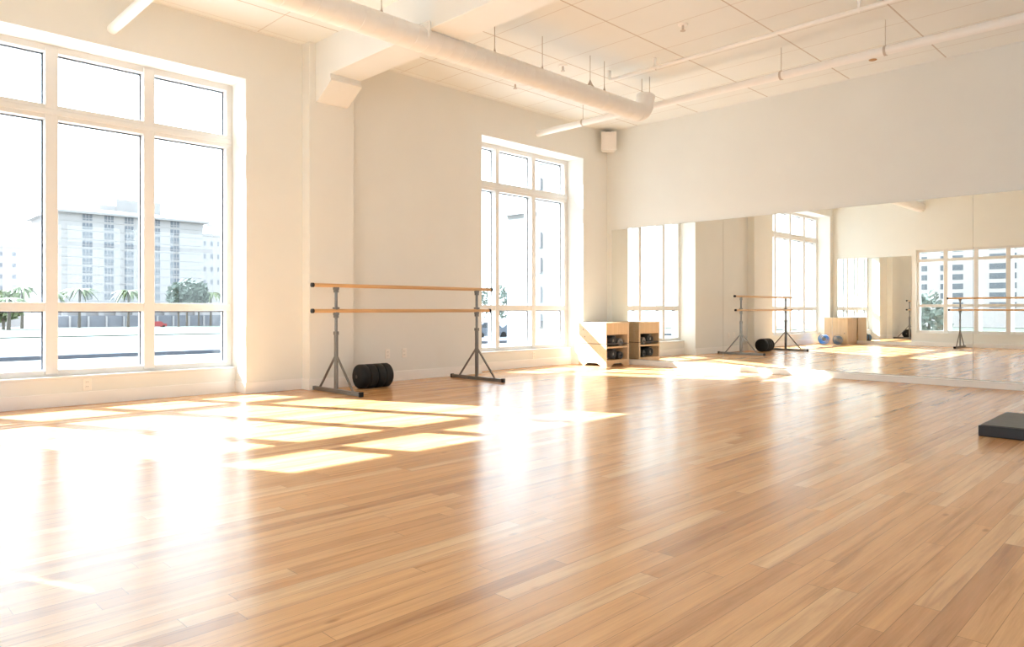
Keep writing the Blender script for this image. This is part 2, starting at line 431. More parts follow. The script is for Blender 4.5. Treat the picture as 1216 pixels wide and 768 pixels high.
# ------------------------------------------------------------------ mirrors
MY = YW - .012
seams = [-7.23, -6.775, -5.19, -3.628, -2.038, -.45, 1.13]
mlab = ['narrow mirror panel nearest the room corner behind the cabinet', 'mirror panel reflecting the bright window just right of the cabinet',
        'mirror panel reflecting the ballet barre and cream wall', 'wide mirror panel in the middle reflecting the back corner',
        'mirror panel at the right edge reflecting the far windows', 'mirror panel beyond the right edge of the view']
for a, b, l in zip(seams, seams[1:], mlab):
    r = thing('wall_mirror', l, 'mirror', ((a + b) / 2, MY, .08), 'mirror panels along the wall')
    bm = BM(); box(bm, a + .0015, b - .0015, MY, YW - .001, .081, 2.222); obj('glass', bm, M['mirror'], r)
    bm = BM(); box(bm, a + .0015, b - .0015, MY - .004, MY + .002, .0785, .088); obj('channel', bm, M['steel_light'], r)
for a, b, l in ((-7.22, -6.35, 'mirror panel on the back wall beside the corner'), (-6.35, -5.45, 'mirror panel on the back wall beside the window strip')):
    r = thing('wall_mirror', l, 'mirror', ((a + b) / 2, YB + .01, .08), 'mirror panels on the back wall')
    bm = BM(); box(bm, a + .0015, b - .0015, YB + .001, YB + .012, .081, 2.222); obj('glass', bm, M['mirror'], r)

# ------------------------------------------------------------------ ballet barre
def make_barre(cx, ya, yb, ext0, ext1, label, half=.47, group=None):
    """freestanding double barre along Y, stands at ya and yb"""
    r = thing('ballet_barre', label, 'ballet barre', (cx, (ya + yb) / 2, 0), group)
    for z, e1 in ((1.153, 0.0), (.882, .03)):
        bm = BM(); tube(bm, [(cx, ya - ext0, z), (cx, yb + ext1 - e1, z)], .0205, 20); rail = obj('wooden_rail', bm, M['barwood'], r)
        for y, s in ((ya - ext0, -1), (yb + ext1 - e1, 1)):
            bm = BM(); tube(bm, [(cx, y - .004 * s * -1 - .034 * s * 1 + .034 * s, z), (cx, y + .03 * s, z)], .0235, 20); obj('end_cap', bm, M['rubber'], rail)
    for i, y in enumerate((ya, yb)):
        bm = BM(); box(bm, cx - .024, cx + .024, y - .014, y + .014, .04, .66, .004, 1); post = obj('post', bm, M['steel'], r)
        bm = BM(); tube(bm, [(cx, y, .64), (cx, y, 1.135)], .0165, 16); obj('inner_tube', bm, M['steel'], post)
        bm = BM(); box(bm, cx - .028, cx + .028, y - .019, y + .019, .625, .662, .003, 1); obj('collar', bm, M['steel'], post)
        for z in (1.153, .882):
            bm = BM(); prism(bm, [(y - .03, z - .045), (y + .03, z - .045), (y + .034, z + .004), (y + .022, z + .004), (y + .018, z - .02), (y - .018, z - .02), (y - .022, z + .004), (y - .034, z + .004)], 'X', cx - .012, cx + .012)
            box(bm, cx - .02, cx + .02, y - .022, y + .022, z - .075, z - .04, .003, 1)
            if z < 1: box(bm, cx - .026, cx + .026, y - .03, y + .03, z + .018, z + .04, .004, 1)
            obj('bracket', bm, M['steel'], r)
        bm = BM(); box(bm, cx - half, cx + half, y - .02, y + .02, .004, .046, .005, 2); bar = obj('base_bar', bm, M['steel'], r)
        for s in (-1, 1):
            bm = BM(); x = cx + s * half; box(bm, min(x, x + .022 * s) - .004, max(x, x + .022 * s) + .004, y - .024, y + .024, 0, .051, .006, 2); obj('end_cap', bm, M['rubber'], bar)
            bm = BM(); tube(bm, [(cx + .018 * s, y, .395), (cx + .33 * s, y, .044)], .0125, 4, phase=pi/4); obj('brace', bm, M['steel'], r)
    return r
barre = make_barre(-6.71, 4.045, 6.075, .262, .235, 'double wooden ballet barre on grey steel stands between the windows')
# second barre along the back window strip (seen in the mirror)
b2 = make_barre(0, -1.475, 1.475, .08, .24, 'double ballet barre before the far windows seen in the mirror')
b2.location = (-2.82, .17, 0); b2.rotation_euler = (0, 0, pi/2)

# ------------------------------------------------------------------ exercise roller (stack of four black discs)
RR = .137
r = thing('exercise_roller', 'black ribbed roller of four discs on the floor by the barre', 'roller', (-6.90, 4.64, 0))
ax = Vector((.03, 1, 0)).normalized()
def along(t): return Matrix.Translation(Vector((-6.90, 4.64, RR)) + ax * t) @ Vector((0,0,1)).rotation_difference(ax).to_matrix().to_4x4()
for k in range(4):
    t = -.205 + k * .104; h = .101
    bm = BM()
    first, last = (k == 0), (k == 3)
    prof = [(0, -.012 if first else 0), (.03, -.010 if first else 0), (RR - .05, -.002 if first else 0), (RR - .022, .003 if first else 0), (RR - .008, .012 if first else .003), (RR, .026 if first else .012), (RR, h - (.026 if last else .012)), (RR - .008, h - (.012 if last else .003)), (RR - .022, h), (0, h)]
    lathe(bm, prof, 40, along(t), 50); obj('disc', bm, M['rubber'], r)
bm = BM(); lathe(bm, [(0, 0), (.085, 0), (.085, .40), (0, .40)], 24, along(-.2)); obj('core', bm, M['dark'], r)
bm = BM(); lathe(bm, [(.0, -.006), (.018, -.006), (.022, 0), (.022, .02)], 20, along(-.2135)); obj('hub', bm, M['slot'], r)

# ------------------------------------------------------------------ shoe / prop cabinets
def arch_panel(axis, a, b, u0, u1, h, feet, rise):
    """vertical board with a scalloped cut-out at the floor"""
    w = u1 - u0; pts = [(u0, 0), (u0 + feet, 0)]
    for i in range(1, 8):
        t = i / 8; s = min(1, sin(pi * t) * 1.5); pts.append((u0 + feet + (w - 2 * feet) * t, rise * s))
    pts += [(u1 - feet, 0), (u1, 0), (u1, h), (u0, h)]
    bm = BM(); prism(bm, pts, axis, a, b); return bm
CX0, CX1, CY0, CY1, CH = -7.325, -6.774, 8.85, 9.45, .69
def make_cabinet(label):
    r = thing('cabinet', label, 'cabinet', ((CX0 + CX1) / 2, (CY0 + CY1) / 2, 0))
    t = .02
    seam = .352
    def side(y0, y1):
        bm = arch_panel('Y', y0, y1, CX0, CX1 - t * 0, seam - .004, .10, .05); obj('side_panel', bm, M['cabside'], r)
        bm = BM(); box(bm, CX0, CX1, y0, y1, seam + .006, CH - t, .002, 1); obj('side_panel', bm, M['cabside'], r)
    side(CY0, CY0 + t); side(CY1 - t - .02, CY1)
    bm = BM(); box(bm, CX0 + .004, CX1 - .006, CY0 + .004, CY1 - .004, seam - .006, seam + .008); obj('seam_strip', bm, M['slot'], r)
    bm = BM(); box(bm, CX0 - .0, CX1 + .004, CY0 - .004, CY1 + .004, CH - t, CH, .003, 2); obj('top', bm, M['cabside'], r)
    iy0, iy1 = CY0 + t, CY1 - t - .02
    bm = BM(); box(bm, CX0, CX0 + .012, iy0, iy1, .06, CH - t); obj('back_panel', bm, M['cabwood'], r)
    bm = BM(); box(bm, CX1 - .018, CX1, iy0, iy1, .50, CH - t, .002, 1); obj('drawer_front', bm, M['cabwood'], r)
    bm = BM(); box(bm, CX0 + .012, CX1 - .02, iy0, iy1, .495, .51); obj('divider', bm, M['cabwood'], r)
    bm = BM(); box(bm, CX0 + .012, CX1 - .002, iy0, iy1, .285, .312, .002, 1); obj('shelf', bm, M['cabwood'], r)
    bm = BM(); box(bm, CX0 + .012, CX1 - .004, iy0, iy1, .075, .10, .002, 1); obj('shelf', bm, M['cabwood'], r)
    bm = arch_panel('X', CX1 - .018, CX1, iy0, iy1, .098, .10, .045); obj('bottom_rail', bm, M['cabwood'], r)
    for x, z in ((CX0 + .09, .575), (CX0 + .12, .46), (CX0 + .10, .155)):
        for y, d in ((CY0 - .001, 1), (CY1 + .001, -1)):
            bm = BM(); tube(bm, [(x, y, z), (x, y + .006 * d, z)], .009, 12); obj('grip_hole', bm, M['slot'], r)
    return r
make_cabinet('pale wood open cabinet with two cubbies in the corner by the mirror')
# rolled things in the cubbies
def roll(name, label, cat, c, axis, rad, length, mats, group, turns=2.6):
    """foam sheet rolled into a spiral; mats = (outer, inner core)"""
    ax = Vector(axis).normalized(); rot = Vector((0,0,1)).rotation_difference(ax).to_matrix().to_4x4()
    Mx = Matrix.Translation(Vector(c)) @ rot
    r = thing(name, label, cat, (c[0], c[1], c[2] - rad), group)
    bm = BM(); n = 70; th = rad * .11; inner = []; outer = []
    for i in range(n + 1):
        t = i / n; a = t * turns * 2 * pi; rr = rad * (.33 + .67 * t)
        for lst, q in ((inner, rr - th), (outer, rr)):
            lst.append([bm.verts.new(Mx @ Vector((q*cos(a), q*sin(a), z))) for z in (-length/2, length/2)])
    for i in range(n):
        for A in (inner, outer):
            f = bm.faces.new((A[i][0], A[i+1][0], A[i+1][1], A[i][1])); f.smooth = True
        for k in (0, 1): bm.faces.new((inner[i][k], outer[i][k], outer[i+1][k], inner[i+1][k]))
    for i in (0, n): bm.faces.new((inner[i][0], inner[i][1], outer[i][1], outer[i][0]))
    bmesh.ops.recalc_face_normals(bm, faces=bm.faces)
    obj('sheet', bm, mats[0], r)
    bm = BM(); lathe(bm, [(0, -length*.47), (rad*.30, -length*.47), (rad*.30, length*.47), (0, length*.47)], 20, Mx); obj('inner_roll', bm, mats[1], r)
    bm = BM(); lathe(bm, [(rad*1.0, -.02), (rad*1.025, -.02), (rad*1.025, .02), (rad*1.0, .02)], 36, Mx); obj('strap', bm, M['slot'], r)
    return r
cyM = (CY0 + CY1) / 2
for z, zn in ((.312, 'upper'), (.10, 'lower')):
    roll('rolled_mat', 'dark rolled mat at the left of the %s cubby' % zn, 'mat', (-6.97, cyM - .09, z + .0885), (1, .10, 0), .086, .34, (M['dark'], M['grey']), 'rolled mats in the cabinet')
    bm = BM(); c = Vector((-6.95, cyM + .13, z + .062))
    tmp = Matrix.Translation(c) @ Vector((0,0,1)).rotation_difference(Vector((1, -.1, 0))).to_matrix().to_4x4()
    lathe(bm, [(0, -.15), (.05, -.15), (.06, -.14), (.06, .14), (.05, .15), (.02, .15), (.016, .13), (0, .13)], 28, tmp)
    single('foam_roller', bm, M['grey'] if z > .2 else M['dark'], 'small %s foam roller at the right of the %s cubby' % ('grey' if z > .2 else 'dark', zn), 'roller', (c.x, c.y, z), 'foam rollers in the cabinet')
# plain wooden cabinet + blue mats in the back corner (seen in the mirror)
r = thing('storage_box', 'plain wooden box cabinet in the back corner beside blue mats', 'cabinet', (-7.0, .05, 0))
bm = BM(); box(bm, -7.3, -6.72, -.25, .40, .03, .66, .004, 1); obj('body', bm, M['cabwood'], r)
bm = BM(); box(bm, -7.305, -6.715, -.255, .405, .66, .68, .003, 1); obj('top', bm, M['cabwood'], r)
bm = BM(); box(bm, -7.28, -6.74, -.23, .38, 0, .03); obj('plinth', bm, M['cabside'], r)
bm = BM(); tube(bm, [(-6.8, .399, .28), (-6.8, .404, .28)], .012, 12); obj('grip_hole', bm, M['slot'], r)
roll('yoga_mat', 'bright blue rolled yoga mat on the floor in the back corner', 'yoga mat', (-7.13, .86, .142), (.35, 1, 0), .138, .36, (M['blue'], M['grey']), 'rolled yoga mats')
roll('yoga_mat', 'slate blue rolled yoga mat between the bright mat and the box', 'yoga mat', (-6.86, .66, .127), (.35, 1, 0), .124, .30, (M['blue2'], M['grey']), 'rolled yoga mats')

# ------------------------------------------------------------------ black pad at the right edge
r = thing('floor_pad', 'thick black rectangular pad on the floor at right edge', 'pad', (-.45, 6.34, 0))
bm = BM(); box(bm, -1.225, .35, 5.905, 6.79, 0, .078, .008, 3); obj('body', bm, M['pad'], r)
bm = BM(); box(bm, -1.212, .337, 5.918, 6.777, .076, .083, .003, 2); obj('top_skin', bm, M['padtop'], r)

# ------------------------------------------------------------------ ceiling services
DX, DZ, DR = -5.25, 3.40, .115
r = thing('air_duct', 'white spiral air duct hung under the ceiling beam', 'duct', (DX, 4.5, DZ))
bm = BM()
pts = [(DX, y, DZ) for y in (YB, 1.0, 2, 3, 4, 5, 6, 7.0, 7.50)]
tube(bm, pts, DR, 28, cap=False); duct = obj('pipe_run', bm, M['duct'], r)
bm = BM(); turns = 54                                          # one continuous spiral seam
tube(bm, [(DX + (DR + .0005) * cos(a), -.25 + .14 * a / (2*pi), DZ + (DR + .0005) * sin(a)) for a in [2*pi*i/24 for i in range(turns * 24)]], .0028, 5)
s = obj('spiral_seam', bm, M['duct'], duct)
bm = BM(); el = []
for i in range(9):
    a = i / 8 * radians(78); el.append((DX, 7.50 + .17 * sin(a), DZ + .17 * (1 - cos(a))))
e = Vector((0, cos(radians(78)), sin(radians(78))))
el.append(tuple(Vector(el[-1]) + e * .10))
tube(bm, el, DR, 28, cap=True); elbow = obj('elbow', bm, M['duct'], r)
bm = BM(); q = Vector(el[-1]); tube(bm, [q - e * .03, q + e * .012], DR + .006, 28); obj('collar', bm, M['duct'], elbow)
bm = BM(); box(bm, DX - .13, DX + .13, BY0 - .022, BY0 + .005, DZ - .02, DZ + .145, .02, 3); obj('beam_collar', bm, M['duct'], r)
for y, cone in ((2.35, .01), (3.62, .012), (5.0, .012), (5.72, .012), (6.55, .035), (6.82, .014)):
    bm = BM(); tube(bm, [(DX, y, DZ + DR + .06), (DX, y, ZC)], .0045, 8)
    lathe(bm, [(cone * 1.5, DR - .01), (cone * .9, DR + .02), (cone * .45, DR + .05), (.004, DR + .085)], 14, Matrix.Translation((DX, y, DZ)))
    obj('hanger', bm, M['rod'], r)
q = Vector(el[-1])
bm = BM()
for dx in (-.06, .06): tube(bm, [(q.x + dx, q.y, q.z), (q.x + dx, q.y, ZC)], .005, 8)
obj('strap', bm, M['rod'], r)

def sprinkler_line(y, z, rad, x0, x1, label, hang, jog=False):
    r = thing('sprinkler_pipe', label, 'pipe', (x0, y, z), 'white sprinkler pipes')
    bm = BM(); tube(bm, [(x0, y, z), (x1, y, z)] if not jog else [(x0, y, z), (-5.95, y, z), (-5.90, y, z + .015), (-5.72, y, z + .145), (-5.67, y, z + .16), (x1, y, z + .16)], rad, 20); obj('pipe_run', bm, M['pipe'], r)
    if jog: z += .16
    for x in hang:
        bm = BM(); lathe(bm, [(rad, -.012), (rad + .006, -.012), (rad + .006, .012), (rad, .012)], 24, Matrix.Translation((x, y, z)) @ Matrix.Rotation(pi/2, 4, 'Y'))
        tube(bm, [(x, y, z + rad), (x, y, ZC)], .004, 8); obj('hanger', bm, M['rod'], r)
    return r
sprinkler_line(2.05, 3.515, .046, XW, XR, 'white sprinkler pipe ending over the large left window', [-4.2, -2, .5], True)
sprinkler_line(7.885, 3.56, .046, XW, XR, 'white sprinkler pipe running in front of the mirror wall', [-6.45, -3.55, -2.45, -1.0])
r = thing('conduit', 'thin white conduit clipped close under the ceiling tiles', 'pipe', (-5.4, 7.14, 3.76))
bm = BM(); tube(bm, [(-5.42, 7.14, ZC - .004), (-5.42, 7.14, 3.80), (-5.40, 7.14, 3.77), (-5.36, 7.14, 3.76), (XR, 7.14, 3.76)], .021, 14); obj('pipe_run', bm, M['pipe'], r)
for x in (-4.75, -2.45, -.8):
    bm = BM(); lathe(bm, [(.022, -.01), (.029, -.01), (.029, .01), (.022, .01)], 18, Matrix.Translation((x, 7.14, 3.76)) @ Matrix.Rotation(pi/2, 4, 'Y'))
    box(bm, x - .012, x + .012, 7.125, 7.155, 3.78, ZC - .003); obj('clip', bm, M['pipe'], r)
def head(x, y, label):
    r = thing('ceiling_sprinkler', label, 'sprinkler', (x, y, ZC), 'ceiling sprinkler heads')
    bm = BM(); lathe(bm, [(0, -.012), (.045, -.012), (.055, -.004), (.055, 0)], 20, Matrix.Translation((x, y, ZC))); obj('escutcheon', bm, M['pipe'], r)
    bm = BM(); lathe(bm, [(.012, -.01), (.012, -.05), (.006, -.06), (.028, -.066), (.028, -.07), (0, -.072)], 14, Matrix.Translation((x, y, ZC))); obj('deflector', bm, M['rod'], r)
head(-6.60, 6.66, 'ceiling sprinkler head between the duct and the window wall')
head(-5.70, 6.58, 'ceiling sprinkler head just behind the duct hanger')
head(-3.99, 6.52, 'ceiling sprinkler head among the tiles right of the duct')
bm = BM(); lathe(bm, [(0, -.006), (.035, -.008), (.045, -.003), (.045, 0)], 20, Matrix.Translation((-2.95, 9.05, ZC)))
single('ceiling_fitting', bm, M['stain'], 'small round brown fitting in the ceiling tile by the mirror wall', 'fitting', (-2.95, 9.05, ZC))

# ------------------------------------------------------------------ speaker in the corner
r = thing('wall_speaker', 'small white loudspeaker bracketed high in the room corner', 'speaker', (-7.13, 9.38, 3.66))
r.rotation_euler = (0, 0, radians(42))
bm = BM(); w, d, h = .125, .16, .15
prism(bm, [(-w*.72, d), (w*.72, d), (w, 0), (w, -.03), (-w, -.03), (-w, 0)], 'Z', -h, h); obj('shell', bm, M['speaker'], r, local=True)
bm = BM(); box(bm, -w + .012, w - .012, -.037, -.028, -h + .014, h - .014, .004, 2); obj('grille', bm, M['grille'], r, local=True)
bm = BM(); box(bm, -.05, .05, .02, .12, h, h + .018); tube(bm, [(0, .07, h + .01), (0, .15, h + .03), (0, .21, h + .0)], .012, 10); obj('bracket', bm, M['slot'], r, local=True)

# ------------------------------------------------------------------ wall plates
def plate(c, nx, label, kind):
    x, y, z = c
    r = thing('wall_outlet', label, 'outlet', (x, y, z), 'electrical wall plates')
    bm = BM(); box(bm, x - .002, x + .007, y - .036, y + .036, z - .058, z + .058, .003, 2); obj('cover_plate', bm, M['plastic'], r)
    for dz in (-.022, .022):
        bm = BM(); box(bm, x + .005, x + .0095, y - .017, y + .017, z + dz - .015, z + dz + .015, .003, 2)
        s = obj('socket', bm, M['plastic'], r)
        bm = BM()
        for dy in (-.007, .007): box(bm, x + .0094, x + .0099, y + dy - .0015, y + dy + .0015, z + dz - .003, z + dz + .007)
        obj('slot', bm, M['slot'], s)
plate((-7.335, 5.144, .345), 1, 'wall outlet plate behind the barre, nearer the black roller', 0)
plate((-7.335, 5.40, .345), 1, 'wall outlet plate behind the barre, nearer the second window', 0)
plate((-7.59, 1.907, .190), 1, 'outlet plate on the low wall under the large left window', 0)
plate((-7.59, 8.073, .185), 1, 'outlet plate on the low wall under the window by the cabinet', 0)

# ------------------------------------------------------------------ outside
SL = .0153
def tz(x, y): return -.95 - SL * max(0.0, sqrt(x*x + y*y) - 12)
# terrain rings
bm = BM(); radii = [6, 12, 20, 30, 45, 60, 80, 110, 150, 200, 260, 330, 420, 550, 700]; ns = 72; rings = []
for R in radii: rings.append([bm.verts.new((R*cos(2*pi*k/ns), R*sin(2*pi*k/ns), tz(R, 0))) for k in range(ns)])
for a, b in zip(rings, rings[1:]):
    for k in range(ns): bm.faces.new((a[k], b[k], b[(k+1)%ns], a[(k+1)%ns])).smooth = True
bm.faces.new(rings[0])
struct('ground', bm, M['ground'], 'pale sunlit paving outside the windows', 'ground')
def strip(name, x0, x1, y0, y1, dz, mat, label, cat, th=.0, nx=8, ny=40):
    bm = BM(); g = [[bm.verts.new((x0+(x1-x0)*i/nx, y0+(y1-y0)*j/ny, tz(x0+(x1-x0)*i/nx, y0+(y1-y0)*j/ny) + dz)) for j in range(ny+1)] for i in range(nx+1)]
    fs = [bm.faces.new((g[i][j], g[i+1][j], g[i+1][j+1], g[i][j+1])) for i in range(nx) for j in range(ny)]
    bmesh.ops.recalc_face_normals(bm, faces=fs)
    if th:
        ret = bmesh.ops.extrude_face_region(bm, geom=fs)
        bmesh.ops.translate(bm, verts=[v for v in ret['geom'] if isinstance(v, bmesh.types.BMVert)], vec=(0, 0, -th))
        bmesh.ops.recalc_face_normals(bm, faces=bm.faces)
    return bm
def out_struct(name, bm, mat, label, cat):
    o = obj(name, bm, mat); o['kind'] = 'structure'; o['label'] = label; o['category'] = cat; return o
out_struct('road', strip('', -86, -45.6, -60, 140, .06, M['asphalt'], '', ''), M['asphalt'], 'pale sunlit road beyond the kerb', 'road')
out_struct('kerb', strip('', -45.5, -36.8, -60, 140, .18, M['kerb'], '', '', .3), M['kerb'], 'blue grey kerb strip this side of the road', 'kerb')
bm = strip('', -225, -87, -80, 220, .15, M['grass'], '', '', .3)
o = obj('lawn_grass', bm, M['grass']); o['kind'] = 'stuff'; o['label'] = 'pale green mown grass strip before the apartment block'; o['category'] = 'grass'

def win_grid(parent, face, cols, rows, mat, frame=None, sill=None):
    """one mesh per window: face = (axis, plane, outward sign)"""
    ax, pl, s = face
    for (a, b) in cols:
        for (z0, z1) in rows:
            bm = BM()
            def bx(u0, u1, v0, v1, d0, d1):
                lo, hi = sorted((pl + s * d0, pl + s * d1))
                if ax == 'X': box(bm, lo, hi, u0, u1, v0, v1)
                else: box(bm, u0, u1, lo, hi, v0, v1)
            bx(a, b, z0, z1, -.1, .06)
            o = obj('window', bm, mat, parent)
            if frame:
                bm = BM(); n = 3; t = (b - a) * .035
                for k in range(1, n): u = a + (b - a) * k / n; bx(u - t, u + t, z0, z1, 0, .12)
                zz = z0 + (z1 - z0) * .3; bx(a, b, zz - t, zz + t, 0, .12)
                obj('glazing_bar', bm, frame, o)

def P(px, X):
    """Y on the plane x=X for photo column px (only for laying out the street)"""
    r = (px - 608) / 843; return -X * (1 + r) / (1 - r)
def Z(py, X, Y): return .9 + (367 - py) / 843 * sqrt(.5) * (Y - X)
# apartment block
AX = -262.0; AY0, AY1 = P(66, AX), P(241, AX); GZ = -6.0
r = thing('apartment_building', 'tall pale apartment block with columns of blue windows across the road', 'building', (AX - 15, (AY0 + AY1) / 2, GZ))
top = Z(251, AX, AY0)
bm = BM(); box(bm, AX - 34, AX, AY0, AY1, GZ, top); obj('body', bm, M['facade'], r)
bm = BM(); e = 1.6
box(bm, AX - 34 - e, AX + e, AY0 - e, AY1 + e, top, top + .7)
vs0 = [(AX + e, AY0 - e), (AX + e, AY1 + e), (AX - 34 - e, AY1 + e), (AX - 34 - e, AY0 - e)]
q = 6.0; vs1 = [(AX - q, AY0 + q), (AX - q, AY1 - q), (AX - 34 + q, AY1 - q), (AX - 34 + q, AY0 + q)]
A = [bm.verts.new((x, y, top + .7)) for x, y in vs0]; B = [bm.verts.new((x, y, top + 2.6)) for x, y in vs1]
for k in range(4): bm.faces.new((A[k], A[(k+1)%4], B[(k+1)%4], B[k]))
bm.faces.new(B); obj('roof', bm, M['roofpale'], r)
for p0, p1, py in ((95, 162, 246), (138, 165, 236.5), (178, 191, 240), (118, 150, 243)):
    xx = AX - 8 - (p1 - p0) * .03; y0, y1 = P(p0, xx), P(p1, xx)
    bm = BM(); box(bm, xx - 8, xx, y0, y1, top - .5, Z(py, xx, y0)); obj('roof_housing', bm, M['roofpale'], r)
cols = [(P(98, AX), P(109.5, AX)), (P(124, AX), P(135, AX)), (P(148, AX), P(158.5, AX)), (P(181, AX), P(190, AX)), (P(202.5, AX), P(213, AX))]
ym = (AY0 + AY1) / 2
zt, pitch = Z(259, AX, ym), (Z(259, AX, ym) - Z(354, AX, ym)) / 9.5
rows = [(zt - pitch * k - pitch * .70, zt - pitch * k) for k in range(11)]
win_grid(r, ('X', AX, 1), cols, rows, M['winb'], M['facade'])
small = [(P(78, AX), P(80, AX)), (P(82, AX), P(84, AX)), (P(226, AX), P(228, AX)), (P(231, AX), P(233, AX))]
win_grid(r, ('X', AX, 1), small, [(a + .9, b - .5) for a, b in rows[:9]], M['roofpale'])
for k in range(11):
    bm = BM(); z = rows[k][0] - .35; box(bm, AX, AX + .15, AY0 + .5, AY1 - .5, z - .12, z + .12); obj('floor_band', bm, M['far'], r)
bm = BM(); box(bm, AX + 2, AX + 9, P(60, AX + 9), P(262, AX + 9), GZ, Z(374.5, AX + 9, ym)); pod = obj('podium', bm, M['podium'], r)
for k in range(9):
    y = AY0 + (AY1 - AY0) * (k + .3) / 9
    bm = BM(); box(bm, AX + 9, AX + 9.6, y, y + .5, GZ, Z(375, AX + 9, ym)); obj('pier', bm, M['facade'], pod)
    bm = BM(); box(bm, AX + 1, AX + 2.2, y - .2, y + 1.4, Z(374.5, AX, ym), Z(366, AX, ym)); obj('column', bm, M['facade'], r)

def block(name, label, X, p0, p1, ptop, depth, mat, nrow, colpx, wmat, zb=GZ - 2, group=None):
    y0, y1 = P(p0, X), P(p1, X); t = Z(ptop, X, (y0 + y1) / 2)
    r = thing(name, label, 'building', (X - depth / 2, (y0 + y1) / 2, zb), group)
    bm = BM(); box(bm, X - depth, X, y0, y1, zb, t); obj('body', bm, mat, r)
    bm = BM(); box(bm, X - depth - .3, X + .3, y0 - .3, y1 + .3, t, t + .8); obj('parapet', bm, M['roofpale'], r)
    h = (t + 4) / (nrow + .6)
    win_grid(r, ('X', X, 1), [(P(a, X), P(b, X)) for a, b in colpx], [(t - h * (k + .75), t - h * (k + .4)) for k in range(nrow)], wmat)
    return r
block('side_building', 'low white building left of the tall apartment block', -330, -40, 27, 293, 20, M['far'], 6, [(-8, -5), (0, 3), (14.5, 19)], M['podium'])
block('side_building', 'narrow white building right of the tall apartment block', -300, 236, 330, 283, 20, M['far'], 6, [(242, 244.5), (250, 253), (258, 260)], M['podium'])
block('side_building', 'pale low annexe behind the right hand palms', -340, 246, 300, 270, 14, M['far'], 7, [(252, 254)], M['roofpale'])

# palms and shrubs along the far side of the road
def frond(bm, base, ang, L, droop, w):
    d = Vector((cos(ang), sin(ang), 0)); n = 6; prev = None
    side = Vector((-sin(ang), cos(ang), 0))
    for i in range(n + 1):
        t = i / n; p = base + d * (L * t) + Vector((0, 0, L * (.42 * t - droop * t * t)))
        ww = w * (sin(pi * (.12 + .86 * t)))
        a = bm.verts.new(p + side * ww - Vector((0, 0, ww * .5))); m = bm.verts.new(p); b = bm.verts.new(p - side * ww - Vector((0, 0, ww * .5)))
        if prev: bm.faces.new((prev[0], prev[1], m, a)); bm.faces.new((prev[1], prev[2], b, m))
        prev = (a, m, b)
def palm(px, X, ptop, label, mat='leaf', size=1.0, group='palms across the road'):
    Y = P(px, X); zb = tz(X, Y); zt = Z(ptop, X, Y); rr = random.Random(int(px * 7))
    r = thing('palm_tree', label, 'palm', (X, Y, zb), group)
    bm = BM(); H = zt - zb
    tube(bm, [(X, Y, zb), (X + .1, Y + .1, zb + H*.4), (X, Y + .15, zt - .6)], [.42, .30, .26], 10); obj('trunk', bm, M['trunk'], r)
    bm = BM()
    for k in range(26):
        frond(bm, Vector((X, Y + .15, zt - .8)), k * 2.4 + rr.random() * .4, (3.6 + rr.random() * 1.4) * size, .55 + .75 * rr.random(), .34 * size)
    obj('crown', bm, M[mat], r)
palm(26, -205, 338, 'tall palm at the left standing before the low white building')
palm(94, -208, 340, 'palm before the left half of the apartment block')
palm(152, -208, 342, 'palm close to the window mullion before the apartment block')
palm(62, -215, 344, 'palm half hidden behind the left mullion')
palm(10, -170, 350, 'leftmost palm, standing close to the spreading green shrub')
palm(250, -243, 345, 'palm before the narrow white building at the right')
def leafy(name, c, rx, ry, rz, mat, label, group=None, trunk=True, n=420, leaf=.5, seed=1, zb=None):
    rr = random.Random(seed); zb = c[2] - rz if zb is None else zb
    r = thing(name, label, 'tree' if trunk else 'shrub', (c[0], c[1], zb), group)
    bm = BM()
    for _ in range(n):
        u = rr.random() * 2 - 1; a = rr.random() * 2 * pi; q = sqrt(1 - u*u); k = (.55 + .45 * rr.random()) * (1 + .18 * sin(3*a + seed) * q)
        p = Vector((c[0] + rx*q*cos(a)*k, c[1] + ry*q*sin(a)*k, c[2] + rz*u*k))
        nrm = Vector((rr.gauss(0,1), rr.gauss(0,1), rr.gauss(0,1))).normalized(); t = nrm.orthogonal().normalized(); b = nrm.cross(t)
        s = leaf * (.6 + .8 * rr.random())
        vs = [bm.verts.new(p + t*s), bm.verts.new(p + b*s*.6 + nrm*s*.15), bm.verts.new(p - t*s), bm.verts.new(p - b*s*.6 + nrm*s*.15)]
        bm.faces.new(vs)
    obj('foliage', bm, mat, r)
    bm = BM(); tube(bm, [(c[0], c[1], zb), (c[0] + .05, c[1], c[2])], [max(.06, rx*.09), max(.03, rx*.05)], 10); obj('trunk', bm, M['trunk'], r)
    return r
for i, (px, py, w) in enumerate(((212, 347, 5), (222, 344, 6), (236, 346, 5.5))):
    X = -200 - 15 * i; Y = P(px, X)
    leafy('broadleaf_tree', (X, Y, Z(py + 5, X, Y)), w*.62, w*.62, w*.75, M['leafdark'],
          ['grey green tree, leftmost of three before the block', 'grey green tree, middle of three before the block', 'grey green tree, rightmost of three before the block'][i],
          'broad trees before the apartment block', n=380, leaf=.9, seed=11 + i, zb=tz(X, Y))
leafy('shrub', (-185, P(4, -185), Z(362, -185, P(4, -185))), 3.6, 3.6, 3.2, M['leaf'], 'spreading green shrub at the far left edge of the window', n=420, leaf=.9, seed=5, zb=tz(-185, 30), trunk=False)
X = -200; Y = P(187, X)
r = thing('parked_car', 'small red car parked before the apartment block', 'car', (X, Y, tz(X, Y)))
bm = BM(); z = tz(X, Y) + .3; prism(bm, [(Y - 2.1, z), (Y + 2.1, z), (Y + 2.1, z + .7), (Y + 1.3, z + .8), (Y + .7, z + 1.35), (Y - .9, z + 1.35), (Y - 1.5, z + .85), (Y - 2.1, z + .75)], 'X', X - .85, X + .85); obj('body', bm, M['red'], r)
